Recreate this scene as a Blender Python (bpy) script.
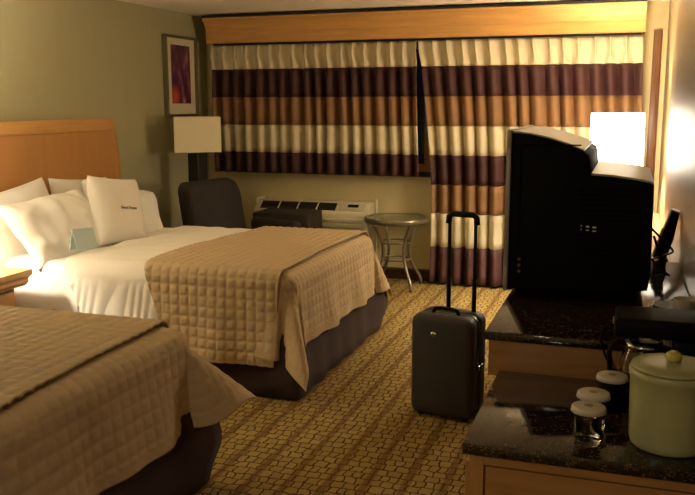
import bpy, bmesh, math, random
import numpy as np
from mathutils import Vector, Matrix, noise
random.seed(7)
for o in list(bpy.data.objects): bpy.data.objects.remove(o)
sc = bpy.context.scene
col = sc.collection
PI = math.pi

# ------------------------------------------------------------------ camera, world, exposure
FPX, W_PX, H_PX = 833.0, 695.0, 495.0
def cam_dir(vx, vy):
    return Vector((vx - W_PX/2, -(vy - H_PX/2), -FPX)).normalized()
Yc = cam_dir(632, 104); Xc = -cam_dir(-2160, 108)
Xc = (Xc - Yc*Xc.dot(Yc)).normalized(); Zc = Xc.cross(Yc)
cd = bpy.data.cameras.new('camera'); co = bpy.data.objects.new('camera', cd); col.objects.link(co)
cd.sensor_width = 36.0; cd.lens = 36.0*FPX/W_PX; cd.clip_start = 0.02
m3 = Matrix((Xc, Yc, Zc))
co.matrix_world = Matrix.Translation((0, 0, 1.58)) @ m3.to_4x4()
sc.camera = co
wd = bpy.data.worlds.new('night'); sc.world = wd; wd.use_nodes = True
wd.node_tree.nodes['Background'].inputs[0].default_value = (0.01, 0.012, 0.012, 1)
wd.node_tree.nodes['Background'].inputs[1].default_value = 0.2
sc.view_settings.view_transform = 'Standard'; sc.view_settings.look = 'None'
sc.view_settings.gamma = 1.0; sc.view_settings.use_curve_mapping = False
sc.view_settings.exposure = 0.0
WARM = (1.0, 0.885, 0.69)
P_NIGHT = 105.0      # bedside lamp bulb
P_DESK = 210.0       # desk lamp bulb
P_HALL = 29.0       # entry hall ceiling light behind the camera

# ------------------------------------------------------------------ materials
def lin(r, g, b):
    f = lambda c: (c/255/12.92) if c/255 <= 0.04045 else ((c/255+0.055)/1.055)**2.4
    return (f(r), f(g), f(b), 1.0)
MATS = {}
def newmat(name):
    m = bpy.data.materials.new(name); m.use_nodes = True
    nt = m.node_tree; b = nt.nodes['Principled BSDF']
    MATS[name] = m
    return m, nt, b
def N(nt, t, **kw):
    n = nt.nodes.new(t)
    for k, v in kw.items(): setattr(n, k, v)
    return n
def plain(name, rgb, rough=0.5, metal=0.0, spec=0.5, bump=0.0, bscale=200.0, vary=0.0, vscale=8.0, **kw):
    m, nt, b = newmat(name)
    b.inputs['Base Color'].default_value = lin(*rgb); b.inputs['Roughness'].default_value = rough
    b.inputs['Metallic'].default_value = metal; b.inputs['Specular IOR Level'].default_value = spec
    for k, v in kw.items(): b.inputs[k.replace('_', ' ')].default_value = v
    if bump or vary:
        tc = N(nt, 'ShaderNodeTexCoord')
    if bump:
        nz = N(nt, 'ShaderNodeTexNoise'); nz.inputs['Scale'].default_value = bscale; nz.inputs['Detail'].default_value = 3
        bp = N(nt, 'ShaderNodeBump'); bp.inputs['Strength'].default_value = bump; bp.inputs['Distance'].default_value = 0.004
        nt.links.new(tc.outputs['Object'], nz.inputs['Vector']); nt.links.new(nz.outputs['Fac'], bp.inputs['Height'])
        nt.links.new(bp.outputs['Normal'], b.inputs['Normal'])
    if vary:
        n2 = N(nt, 'ShaderNodeTexNoise'); n2.inputs['Scale'].default_value = vscale; n2.inputs['Detail'].default_value = 4
        cr = N(nt, 'ShaderNodeMix', data_type='RGBA')
        c = lin(*rgb)
        cr.inputs[6].default_value = tuple(x*(1-vary) for x in c[:3])+(1,)
        cr.inputs[7].default_value = tuple(min(1, x*(1+vary)) for x in c[:3])+(1,)
        nt.links.new(tc.outputs['Object'], n2.inputs['Vector']); nt.links.new(n2.outputs['Fac'], cr.inputs[0])
        nt.links.new(cr.outputs[2], b.inputs['Base Color'])
    return m
def wood(name, c1, c2, axis='X', rough=0.35, scale=1.0):
    m, nt, b = newmat(name)
    tc = N(nt, 'ShaderNodeTexCoord'); mp = N(nt, 'ShaderNodeMapping')
    s = {'X': (1.2, 14, 14), 'Y': (14, 1.2, 14), 'Z': (14, 14, 1.2)}[axis]
    mp.inputs['Scale'].default_value = tuple(v*scale for v in s)
    nz = N(nt, 'ShaderNodeTexNoise'); nz.inputs['Scale'].default_value = 2.2; nz.inputs['Detail'].default_value = 6; nz.inputs['Distortion'].default_value = 0.8
    cr = N(nt, 'ShaderNodeValToRGB'); cr.color_ramp.elements[0].color = lin(*c1); cr.color_ramp.elements[1].color = lin(*c2)
    cr.color_ramp.elements[0].position = 0.3; cr.color_ramp.elements[1].position = 0.72
    nt.links.new(tc.outputs['Object'], mp.inputs['Vector']); nt.links.new(mp.outputs['Vector'], nz.inputs['Vector'])
    nt.links.new(nz.outputs['Fac'], cr.inputs['Fac']); nt.links.new(cr.outputs['Color'], b.inputs['Base Color'])
    b.inputs['Roughness'].default_value = rough
    return m
def carpet():
    m, nt, b = newmat('carpet')
    geo = N(nt, 'ShaderNodeNewGeometry')
    nz = N(nt, 'ShaderNodeTexNoise'); nz.inputs['Scale'].default_value = 16; nz.inputs['Detail'].default_value = 2
    nt.links.new(geo.outputs['Position'], nz.inputs['Vector'])
    sub = N(nt, 'ShaderNodeVectorMath', operation='SUBTRACT'); sub.inputs[1].default_value = (.5, .5, .5)
    nt.links.new(nz.outputs['Color'], sub.inputs[0])
    scl = N(nt, 'ShaderNodeVectorMath', operation='MULTIPLY'); scl.inputs[1].default_value = (.036, .042, 0)
    nt.links.new(sub.outputs[0], scl.inputs[0])
    add = N(nt, 'ShaderNodeVectorMath', operation='ADD')
    nt.links.new(geo.outputs['Position'], add.inputs[0]); nt.links.new(scl.outputs[0], add.inputs[1])
    br = N(nt, 'ShaderNodeTexBrick'); br.offset = 0.43; br.offset_frequency = 2; br.squash = 0.7; br.squash_frequency = 3
    br.inputs['Scale'].default_value = 1.0; br.inputs['Brick Width'].default_value = 0.056; br.inputs['Row Height'].default_value = 0.056
    br.inputs['Mortar Size'].default_value = 0.0042; br.inputs['Mortar Smooth'].default_value = 0.35
    br.inputs['Color1'].default_value = lin(158, 134, 80); br.inputs['Color2'].default_value = lin(143, 119, 66); br.inputs['Mortar'].default_value = lin(74, 44, 18)
    nt.links.new(add.outputs[0], br.inputs['Vector'])
    sx = N(nt, 'ShaderNodeSeparateXYZ'); nt.links.new(geo.outputs['Position'], sx.inputs[0])
    a = N(nt, 'ShaderNodeMath', operation='MULTIPLY_ADD'); a.inputs[1].default_value = 1/0.16; a.inputs[2].default_value = 1.62/0.16 + 20.5
    nt.links.new(sx.outputs['X'], a.inputs[0])
    fr = N(nt, 'ShaderNodeMath', operation='FRACT'); nt.links.new(a.outputs[0], fr.inputs[0])
    d = N(nt, 'ShaderNodeMath', operation='SUBTRACT'); d.inputs[1].default_value = 0.5; nt.links.new(fr.outputs[0], d.inputs[0])
    ab = N(nt, 'ShaderNodeMath', operation='ABSOLUTE'); nt.links.new(d.outputs[0], ab.inputs[0])
    st = N(nt, 'ShaderNodeMapRange'); st.inputs[1].default_value = 0.07; st.inputs[2].default_value = 0.15; st.inputs[3].default_value = 0.62; st.inputs[4].default_value = 0.0
    nt.links.new(ab.outputs[0], st.inputs[0])
    mx = N(nt, 'ShaderNodeMix', data_type='RGBA'); mx.inputs[7].default_value = lin(92, 58, 20)
    nt.links.new(st.outputs[0], mx.inputs[0]); nt.links.new(br.outputs['Color'], mx.inputs[6])
    nt.links.new(mx.outputs[2], b.inputs['Base Color'])
    n2 = N(nt, 'ShaderNodeTexNoise'); n2.inputs['Scale'].default_value = 700
    nt.links.new(geo.outputs['Position'], n2.inputs['Vector'])
    bp = N(nt, 'ShaderNodeBump'); bp.inputs['Strength'].default_value = .5; bp.inputs['Distance'].default_value = .004
    nt.links.new(n2.outputs['Fac'], bp.inputs['Height']); nt.links.new(bp.outputs['Normal'], b.inputs['Normal'])
    b.inputs['Roughness'].default_value = .95; b.inputs['Specular IOR Level'].default_value = .1
    return m
def granite():
    m, nt, b = newmat('granite')
    tc = N(nt, 'ShaderNodeTexCoord')
    v = N(nt, 'ShaderNodeTexVoronoi'); v.inputs['Scale'].default_value = 240
    n = N(nt, 'ShaderNodeTexNoise'); n.inputs['Scale'].default_value = 60; n.inputs['Detail'].default_value = 6
    mul = N(nt, 'ShaderNodeMath', operation='MULTIPLY')
    sep = N(nt, 'ShaderNodeSeparateColor')
    nt.links.new(tc.outputs['Object'], v.inputs['Vector']); nt.links.new(tc.outputs['Object'], n.inputs['Vector'])
    nt.links.new(v.outputs['Color'], sep.inputs[0]); nt.links.new(sep.outputs[0], mul.inputs[0]); nt.links.new(n.outputs['Fac'], mul.inputs[1])
    cr = N(nt, 'ShaderNodeValToRGB'); e = cr.color_ramp.elements
    e[0].position = .12; e[0].color = lin(18, 12, 9); e[1].position = .66; e[1].color = lin(112, 86, 62)
    x = e.new(.36); x.color = lin(46, 31, 22)
    nt.links.new(mul.outputs[0], cr.inputs['Fac']); nt.links.new(cr.outputs['Color'], b.inputs['Base Color'])
    b.inputs['Roughness'].default_value = .09; b.inputs['Specular IOR Level'].default_value = .7
    return m
def vinyl_wall(name, rgb, rough, streak):
    m, nt, b = newmat(name)
    geo = N(nt, 'ShaderNodeNewGeometry'); mp = N(nt, 'ShaderNodeMapping'); mp.inputs['Scale'].default_value = (14, 14, .35)
    nt.links.new(geo.outputs['Position'], mp.inputs['Vector'])
    n = N(nt, 'ShaderNodeTexNoise'); n.inputs['Scale'].default_value = 1.0; n.inputs['Detail'].default_value = 4
    nt.links.new(mp.outputs['Vector'], n.inputs['Vector'])
    cr = N(nt, 'ShaderNodeMix', data_type='RGBA'); c = lin(*rgb)
    cr.inputs[6].default_value = tuple(x*(1-streak) for x in c[:3])+(1,); cr.inputs[7].default_value = tuple(min(1, x*(1+streak)) for x in c[:3])+(1,)
    nt.links.new(n.outputs['Fac'], cr.inputs[0]); nt.links.new(cr.outputs[2], b.inputs['Base Color'])
    n2 = N(nt, 'ShaderNodeTexNoise'); n2.inputs['Scale'].default_value = 260
    nt.links.new(geo.outputs['Position'], n2.inputs['Vector'])
    bp = N(nt, 'ShaderNodeBump'); bp.inputs['Strength'].default_value = .12; bp.inputs['Distance'].default_value = .003
    nt.links.new(n2.outputs['Fac'], bp.inputs['Height']); nt.links.new(bp.outputs['Normal'], b.inputs['Normal'])
    b.inputs['Roughness'].default_value = rough
    return m
def art_print():
    m, nt, b = newmat('art_print')
    tc = N(nt, 'ShaderNodeTexCoord'); mp = N(nt, 'ShaderNodeMapping'); mp.inputs['Scale'].default_value = (1, 11, 4)
    n = N(nt, 'ShaderNodeTexNoise'); n.inputs['Scale'].default_value = 1.3; n.inputs['Detail'].default_value = 7; n.inputs['Roughness'].default_value = .65
    nt.links.new(tc.outputs['Object'], mp.inputs['Vector']); nt.links.new(mp.outputs['Vector'], n.inputs['Vector'])
    cr = N(nt, 'ShaderNodeValToRGB'); e = cr.color_ramp.elements
    e[0].position = .3; e[0].color = lin(38, 16, 48); e[1].position = .7; e[1].color = lin(196, 150, 140)
    e.new(.47).color = lin(84, 40, 70); e.new(.58).color = lin(124, 72, 84)
    nt.links.new(n.outputs['Fac'], cr.inputs['Fac'])
    g = N(nt, 'ShaderNodeTexGradient', gradient_type='SPHERICAL'); mg = N(nt, 'ShaderNodeMapping')
    mg.inputs['Location'].default_value = (0, 1.05, 1.55); mg.inputs['Scale'].default_value = (1, 8.5, 7.5)
    nt.links.new(tc.outputs['Object'], mg.inputs['Vector']); nt.links.new(mg.outputs['Vector'], g.inputs['Vector'])
    mx = N(nt, 'ShaderNodeMix', data_type='RGBA'); mx.inputs[7].default_value = lin(226, 92, 50)
    nt.links.new(g.outputs['Fac'], mx.inputs[0]); nt.links.new(cr.outputs['Color'], mx.inputs[6])
    nt.links.new(mx.outputs[2], b.inputs['Base Color']); b.inputs['Roughness'].default_value = .3
    return m
def glass(name, tint=(1, 1, 1, 1), rough=0.0):
    m, nt, b = newmat(name)
    b.inputs['Base Color'].default_value = tint; b.inputs['Roughness'].default_value = rough
    b.inputs['Transmission Weight'].default_value = 1.0; b.inputs['IOR'].default_value = 1.45
    return m
def glow(name, rgb, strength, base):
    m, nt, b = newmat(name)
    b.inputs['Base Color'].default_value = base; b.inputs['Roughness'].default_value = .8
    b.inputs['Emission Color'].default_value = rgb+(1,); b.inputs['Emission Strength'].default_value = strength
    return m

carpet(); granite(); art_print()
vinyl_wall('wall_sage', (172, 167, 130), .42, .05)
vinyl_wall('wall_cream', (206, 190, 140), .6, .03)
vinyl_wall('wall_streaked', (118, 98, 66), .42, .3)
plain('ceiling_popcorn', (236, 228, 204), .9, bump=.6, bscale=160)
wood('maple', (198, 148, 84), (210, 160, 94), 'Y', .32)
wood('maple_panel', (188, 134, 74), (195, 141, 80), 'Z', .34, .5)
wood('maple_x', (196, 144, 76), (214, 164, 92), 'X', .6)
wood('cabinet_wood', (158, 112, 62), (180, 132, 76), 'X', .35)
wood('cabinet_wood_v', (158, 112, 62), (180, 132, 76), 'Z', .35)
wood('casing_wood', (104, 62, 30), (124, 78, 40), 'Z', .4)
wood('dark_wood', (52, 28, 16), (72, 42, 24), 'X', .35)
plain('black_trim', (20, 14, 10), .6)
plain('linen_white', (236, 230, 220), .85, bump=.15, bscale=60)
plain('cotton_white', (232, 224, 210), .85, bump=.25, bscale=14)
plain('quilt_tan', (190, 165, 126), .8, bump=.35, bscale=420, vary=.06, vscale=3)
plain('skirt_plum', (52, 33, 29), .9, bump=.2, bscale=300)
plain('fabric_beige', (214, 200, 164), .75, bump=.2, bscale=500)
plain('fabric_plum', (70, 36, 34), .7, bump=.2, bscale=500)
plain('fabric_tan', (142, 104, 66), .72, bump=.2, bscale=500)
plain('upholstery_dark', (40, 31, 24), .75, bump=.4, bscale=260, vary=.12, vscale=20)
plain('lamp_column', (26, 20, 18), .35)
plain('shade_linen', (226, 214, 176), .8, bump=.2, bscale=420)
plain('metal_bronze', (140, 130, 112), .34, metal=.7)
plain('metal_chrome', (200, 196, 188), .15, metal=1)
plain('metal_frame', (122, 112, 84), .35, metal=.6)
plain('mat_board', (216, 206, 172), .8)
plain('ac_plastic', (196, 188, 156), .5)
plain('ac_slot', (28, 24, 18), .7)
plain('ac_display', (34, 40, 32), .2)
plain('black_plastic', (5, 5, 5), .6, spec=.15)
plain('black_matte', (4, 4, 4), .7, spec=.1)
plain('silver_plastic', (172, 164, 150), .38, metal=.25)
plain('screen_glass', (14, 16, 18), .05, spec=.8)
plain('case_fabric', (46, 38, 32), .55, bump=.5, bscale=500)
plain('case_edge', (26, 22, 20), .42)
plain('white_print', (222, 222, 218), .6)
plain('ink_dark', (40, 34, 44), .7)
plain('card_blue', (186, 202, 200), .6)
plain('bucket_cream', (172, 170, 120), .32, vary=.08, vscale=9)
plain('knob_yellow', (206, 192, 92), .25)
plain('paper_white', (208, 198, 172), .8)
plain('paper_print', (150, 140, 120), .8)
plain('leather_black', (7, 6, 6), .5, spec=.2)
glass('clear_glass'); glass('table_glass', (.78, .92, .82, 1)); glass('window_glass', (.8, .95, .88, 1))
glow('shade_lit', (1.0, .90, .72), 24.0, (.85, .78, .62, 1))
glow('shade_lit_bedside', (1.0, .90, .72), 16.0, (.85, .78, .62, 1))
glow('bulb', (1.0, .8, .5), 20.0, (1, 1, 1, 1))
glow('hall_diffuser', (1.0, .8, .55), 2.0, (.9, .9, .85, 1))

# ------------------------------------------------------------------ mesh helpers
def bx(bm, x0, x1, y0, y1, z0, z1, bev=0.0, seg=2, mi=0):
    r = bmesh.ops.create_cube(bm, size=1.0)
    vs = r['verts']
    for v in vs:
        v.co = Vector(((x0+x1)/2+v.co.x*(x1-x0), (y0+y1)/2+v.co.y*(y1-y0), (z0+z1)/2+v.co.z*(z1-z0)))
    fs = set(f for v in vs for f in v.link_faces)
    for f in fs: f.material_index = mi
    if bev > 0:
        es = list(set(e for v in vs for e in v.link_edges))
        bmesh.ops.bevel(bm, geom=es, offset=bev, segments=seg, profile=.5, affect='EDGES', material=-1)
    return vs
def tube(bm, pts, r, n=10, closed=False, cap=True):
    pts = [Vector(p) for p in pts]; k = len(pts); rings = []
    rad = r if isinstance(r, (list, tuple)) else [r]*k
    up = Vector((0, 0, 1)); prev = None
    for i, p in enumerate(pts):
        if closed: t = (pts[(i+1) % k]-pts[i-1]).normalized()
        else: t = (pts[min(i+1, k-1)]-pts[max(i-1, 0)]).normalized()
        if prev is None:
            a = t.cross(up)
            if a.length < 1e-3: a = t.cross(Vector((1, 0, 0)))
            a.normalize()
        else:
            a = (prev - t*prev.dot(t)).normalized()
        prev = a; b = t.cross(a)
        rings.append([bm.verts.new(p+(a*math.cos(2*PI*j/n)+b*math.sin(2*PI*j/n))*rad[i]) for j in range(n)])
    rng = range(k) if closed else range(k-1)
    for i in rng:
        A, B = rings[i], rings[(i+1) % k]
        for j in range(n): bm.faces.new((A[j], A[(j+1) % n], B[(j+1) % n], B[j]))
    if cap and not closed:
        bm.faces.new(rings[0][::-1]); bm.faces.new(rings[-1])
def lathe(bm, prof, c=(0, 0, 0), n=32, sx=1.0, sy=1.0):
    rings = []
    for r, z in prof:
        if r < 1e-5: rings.append([bm.verts.new((c[0], c[1], c[2]+z))])
        else: rings.append([bm.verts.new((c[0]+sx*r*math.cos(2*PI*j/n), c[1]+sy*r*math.sin(2*PI*j/n), c[2]+z)) for j in range(n)])
    for A, B in zip(rings, rings[1:]):
        if len(A) == 1 and len(B) == 1: continue
        for j in range(n):
            if len(A) == 1: bm.faces.new((A[0], B[(j+1) % n], B[j]))
            elif len(B) == 1: bm.faces.new((A[j], A[(j+1) % n], B[0]))
            else: bm.faces.new((A[j], A[(j+1) % n], B[(j+1) % n], B[j]))
def prism(bm, prof, axis, a0, a1, bev=0.0):
    """extrude a polygon; axis 'y': prof=(x,z); axis 'x': prof=(y,z); axis 'z': prof=(x,y)"""
    def P(p, a):
        return {'y': (p[0], a, p[1]), 'x': (a, p[0], p[1]), 'z': (p[0], p[1], a)}[axis]
    A = [bm.verts.new(P(p, a0)) for p in prof]; B = [bm.verts.new(P(p, a1)) for p in prof]; n = len(prof)
    fs = [bm.faces.new(A), bm.faces.new(B[::-1])]
    for i in range(n): fs.append(bm.faces.new((A[i], B[i], B[(i+1) % n], A[(i+1) % n])))
    bmesh.ops.recalc_face_normals(bm, faces=fs)
    if bev > 0:
        es = [e for e in set(list(fs[0].edges)+list(fs[1].edges))]
        bmesh.ops.bevel(bm, geom=es, offset=bev, segments=2, profile=.5, affect='EDGES')
def obj(name, bm, mat, parent=None, smooth=False, loc=None):
    bmesh.ops.recalc_face_normals(bm, faces=bm.faces)
    me = bpy.data.meshes.new(name); bm.to_mesh(me); bm.free()
    return mobj(name, me, mat, parent, smooth, loc)
def mobj(name, me, mat, parent=None, smooth=False, loc=None):
    for mm in (mat if isinstance(mat, (list, tuple)) else [mat]): me.materials.append(MATS[mm])
    if smooth:
        me.polygons.foreach_set('use_smooth', [True]*len(me.polygons))
    o = bpy.data.objects.new(name, me); col.objects.link(o)
    if parent is not None: o.parent = parent
    if loc is not None: o.location = loc
    return o
def auto_smooth(o, deg=40):
    me = o.data
    bm = bmesh.new(); bm.from_mesh(me)
    for e in bm.edges:
        e.smooth = not (len(e.link_faces) == 2 and e.calc_face_angle(0) > math.radians(deg))
    for f in bm.faces: f.smooth = True
    bm.to_mesh(me); bm.free(); return o
def thing(name, label, cat, loc=(0, 0, 0), rz=0.0, group=None):
    o = bpy.data.objects.new(name, None); col.objects.link(o); o.empty_display_size = .1
    o.location = loc; o.rotation_euler = (0, 0, rz)
    return tag(o, label, cat, group)
def tag(o, label, cat, group=None):
    o['label'] = label; o['category'] = cat
    if group: o['group'] = group
    return o
def struct(o, label=None):
    o['kind'] = 'structure'
    if label: o['label'] = label
    return o
def box_obj(name, dims, mat, parent=None, bev=0.0, seg=2):
    bm = bmesh.new(); bx(bm, *dims, bev=bev, seg=seg)
    o = obj(name, bm, mat, parent)
    if bev: auto_smooth(o, 50)
    return o
def grid_mesh(name, X, Y, Z):
    nu, nv = X.shape
    v = np.stack([X, Y, Z], -1).reshape(-1, 3)
    i = np.arange(nu*nv).reshape(nu, nv)
    f = np.stack([i[:-1, :-1], i[1:, :-1], i[1:, 1:], i[:-1, 1:]], -1).reshape(-1, 4)
    me = bpy.data.meshes.new(name)
    me.vertices.add(len(v)); me.vertices.foreach_set('co', v.ravel().astype(np.float32))
    me.loops.add(f.size); me.loops.foreach_set('vertex_index', f.ravel().astype(np.int32))
    me.polygons.add(len(f)); me.polygons.foreach_set('loop_start', np.arange(0, f.size, 4, dtype=np.int32))
    me.polygons.foreach_set('loop_total', np.full(len(f), 4, dtype=np.int32))
    me.update(calc_edges=True); me.validate()
    return me
def thicken(o, t, off=-1.0):
    md = o.modifiers.new('thickness', 'SOLIDIFY'); md.thickness = t; md.offset = off; return o

# ------------------------------------------------------------------ room shell
XL, XR, YB, ZC = -3.86, 0.24, 7.26, 2.386
YN = -2.2     # wall behind the camera
XA = 1.35     # alcove beside the entry
bm = bmesh.new(); bx(bm, XL-.2, XA+.2, YN-.2, YB+.3, -.12, 0.0); struct(obj('floor', bm, 'carpet'), 'gold and brown striped carpet')
bm = bmesh.new(); bx(bm, XL-.2, XA+.2, YN-.2, YB+.3, ZC, ZC+.12); struct(obj('ceiling', bm, 'ceiling_popcorn'), 'textured cream ceiling')
bm = bmesh.new(); bx(bm, XL-.15, XL, YN-.15, YB+.25, 0, ZC); struct(obj('wall_left', bm, 'wall_sage'), 'sage green wall behind the beds')
WX0, WX1, WZ0, WZ1 = -3.5, 0.06, .99, 2.12
bm = bmesh.new()
bx(bm, XL, WX0, YB, YB+.16, 0, ZC); bx(bm, WX1, XR, YB, YB+.16, 0, ZC)
bx(bm, WX0, WX1, YB, YB+.16, 0, WZ0); bx(bm, WX0, WX1, YB, YB+.16, WZ1, ZC)
struct(obj('wall_back', bm, 'wall_cream'), 'cream wall under and around the window')
bm = bmesh.new(); bx(bm, XR, XR+.12, 1.35, YB+.16, 0, ZC); struct(obj('wall_right', bm, 'wall_streaked'), 'streaky beige vinyl wall beside the television')
bm = bmesh.new(); bx(bm, XA, XA+.12, YN-.1, 1.47, 0, ZC); bx(bm, XR+.12, XA, 1.35, 1.47, 0, ZC); struct(obj('wall_alcove', bm, 'wall_cream'))
bm = bmesh.new(); bx(bm, XL, XA+.12, YN-.12, YN, 0, ZC); struct(obj('wall_near', bm, 'wall_cream'))
bm = bmesh.new(); prism(bm, [(YB-.016, 0), (YB, 0), (YB, .105), (YB-.008, .105), (YB-.016, .09)], 'x', XL, XR)
struct(obj('baseboard_back', bm, 'dark_wood'), 'dark brown baseboard below the window')
bm = bmesh.new(); prism(bm, [(XL, 0), (XL+.016, 0), (XL+.016, .09), (XL+.008, .105), (XL, .105)], 'y', YN, YB-.017)
struct(obj('baseboard_left', bm, 'dark_wood'))
# window
win = thing('window_1', None, None); del win['label']; del win['category']; struct(win, 'dark night window behind the curtains')
bm = bmesh.new()
bx(bm, WX0+.002, WX1-.002, YB+.04, YB+.10, WZ0+.001, WZ0+.06); bx(bm, WX0+.002, WX1-.002, YB+.04, YB+.10, WZ1-.06, WZ1-.001)
for xx in (WX0+.03, -1.705, WX1-.03): bx(bm, xx-.028, xx+.028, YB+.04, YB+.10, WZ0+.06, WZ1-.06)
obj('window_frame', bm, 'cabinet_wood', win)
for a, b_ in ((WX0+.058, -1.733), (-1.677, WX1-.058)):
    box_obj('pane', (a, b_, YB+.065, YB+.073, WZ0+.06, WZ1-.06), 'window_glass', win)
o = box_obj('sill_shadow_strip', (WX0-.05, -1.5, YB-.055, YB, WZ0-.045, WZ0-.004), 'black_trim', win)  # sill strip coloured black to stand for the shadow below the short curtain
struct(box_obj('trim_1', (.135, .20, YB-.022, YB, .82, 2.16), 'casing_wood', bev=.004), 'brown wood casing at the right of the window')

# ------------------------------------------------------------------ cornice
t = thing('window_cornice', 'long light wood cornice box above the striped curtains', 'cornice', (-1.85, 7.05, 2.13))
prof = [(7.035, 2.132), (7.035, 2.222), (7.028, 2.222), (7.028, 2.228), (7.02, 2.26), (7.005, 2.29), (6.985, 2.315), (6.965, 2.332), (6.962, 2.352),
        (7.02, 2.352), (7.05, 2.31), (7.055, 2.132)]
bm = bmesh.new(); prism(bm, prof, 'x', -3.735, .068)
o = obj('face_board', bm, 'maple_x', t); o.matrix_parent_inverse = Matrix.Translation((1.85, -7.05, -2.13))
bm = bmesh.new(); bx(bm, -3.735, .068, 6.955, 7.255, 2.353, 2.372)
o = obj('shadow_gap_board', bm, 'black_trim', t); o.matrix_parent_inverse = Matrix.Translation((1.85, -7.05, -2.13))  # black board put in for the shadow gap between cornice and ceiling
for xx in (-3.735, .05):
    bm = bmesh.new(); bx(bm, xx, xx+.018, 7.056, 7.255, 2.132, 2.352)
    o = obj('end_board', bm, 'maple_x', t); o.matrix_parent_inverse = Matrix.Translation((1.85, -7.05, -2.13))
def under(o, p):           # keep world coordinates of a mesh built in place
    o.parent = p; o.matrix_parent_inverse = (Matrix.Translation(p.location) @ p.rotation_euler.to_matrix().to_4x4()).inverted(); return o
bm = bmesh.new(); bx(bm, -3.70, .04, 7.10, 7.125, 2.118, 2.131)
under(obj('curtain_rail', bm, 'black_trim'), t)

# ------------------------------------------------------------------ curtains
BANDS = [2.115, 1.900, 1.647, 1.395, 1.146, .890, .640, .345, .022]
BMAT = ['fabric_beige', 'fabric_plum', 'fabric_tan']
BNAME = ['beige_band', 'plum_band', 'tan_band']
def curtain(label, xa_top, xb_top, xa_bot, xb_bot, zbot, npl, seed, returns):
    t = thing('curtain', label, 'curtain', ((xa_bot+xb_bot)/2, 7.12, zbot), 0, 'striped pleated curtains')
    rnd = random.Random(seed)
    ph = [rnd.uniform(-.35, .35) for _ in range(npl+2)]; am = [rnd.uniform(.75, 1.2) for _ in range(npl+2)]
    nu = npl*22
    def surf(u, z):
        k = u*npl+.09*math.sin(u*31+seed)*math.sin(PI*u); i = int(min(npl-1e-6, max(0, k))); fcell = k-i
        h = (BANDS[0]-z)                                     # distance below the heading
        x0 = xa_top+(xb_top-xa_top)*u; x1 = xa_bot+(xb_bot-xa_bot)*u
        f = min(1, h/1.2)
        x = x0+(x1-x0)*(1-(1-f)**1.5)
        a = am[i]*(1-fcell)+am[i+1]*fcell; p = ph[i]*(1-fcell)+ph[i+1]*fcell
        amp = .010+.038*min(1, h/.35)
        wave = math.cos(2*PI*k+p*min(1, h*1.2))
        y = 7.13 - amp*a*wave
        # pinch pleats in the heading: a narrow triple fold pushed out at each pleat
        g = max(0.0, 1-abs(((fcell+.5) % 1)-.5)/.16)
        pin = g*(.024*(1-min(1, max(0, h-.06)/.16)) + .02*math.exp(-((h-.10)/.05)**2))
        y -= pin
        fs = ((fcell+.5) % 1)-.5; cw = (xb_top-xa_top)/npl
        x -= fs*cw*.85*max(0., 1-(abs(fs)/.42)**2)*math.exp(-((h-.115)/.05)**2)
        x += .010*math.sin(2*PI*k+1.3*p)*min(1, h/.4)+.006*math.sin(3.1*z+6*u)
        return x, y
    zs = [b for b in BANDS if b > zbot+.01]+[zbot]
    for bi in range(len(zs)-1):
        za, zb = zs[bi], zs[bi+1]
        nz = 10 if bi == 0 else 4
        X = np.zeros((nu+1, nz+1)); Y = X.copy(); Z = X.copy()
        for iu in range(nu+1):
            for iz in range(nz+1):
                z = za+(zb-za)*iz/nz
                X[iu, iz], Y[iu, iz] = surf(iu/nu, z); Z[iu, iz] = z
        me = grid_mesh(BNAME[bi % 3], X, Y, Z)
        o = mobj(BNAME[bi % 3], me, BMAT[bi % 3], None, True); under(o, t); thicken(o, .004, 0)
    if returns:   # the side return of the heading by the wall
        bm = bmesh.new(); bx(bm, xa_top-.012, xa_top-.006, 7.10, 7.23, 2.00, 2.112)
        under(obj('return_flap', bm, 'fabric_beige'), t)
    return t
curtain('short striped curtain hanging above the air conditioner', -3.715, -1.77, -3.70, -1.735, .955, 17, 3, True)
curtain('floor length striped curtain behind the television', -1.755, .055, -1.625, .10, .022, 15, 5, False)

# ------------------------------------------------------------------ picture
t = thing('framed_picture', 'framed abstract purple print with wide cream mat on the sage wall', 'picture', (XL, 6.735, 1.48))
y0, y1, z0, z1 = 6.46, 7.01, 1.475, 2.18
for d in ((y0, y1, z0, z0+.022), (y0, y1, z1-.022, z1), (y0, y0+.022, z0+.0225, z1-.0225), (y1-.022, y1, z0+.0225, z1-.0225)):
    bm = bmesh.new(); bx(bm, XL+.001, XL+.045, d[0], d[1], d[2], d[3], bev=.003); under(obj('frame_rail', bm, 'metal_frame'), t)
bm = bmesh.new(); bx(bm, XL+.002, XL+.02, y0+.0225, y1-.0225, z0+.0225, z1-.0225); under(obj('mat_board', bm, 'mat_board'), t)
bm = bmesh.new(); bx(bm, 0, .003, -.165, .165, -.255, .255)
o = obj('art_print', bm, 'art_print'); o.location = (XL+.0205, 6.735, 1.845); under(o, t)

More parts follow.
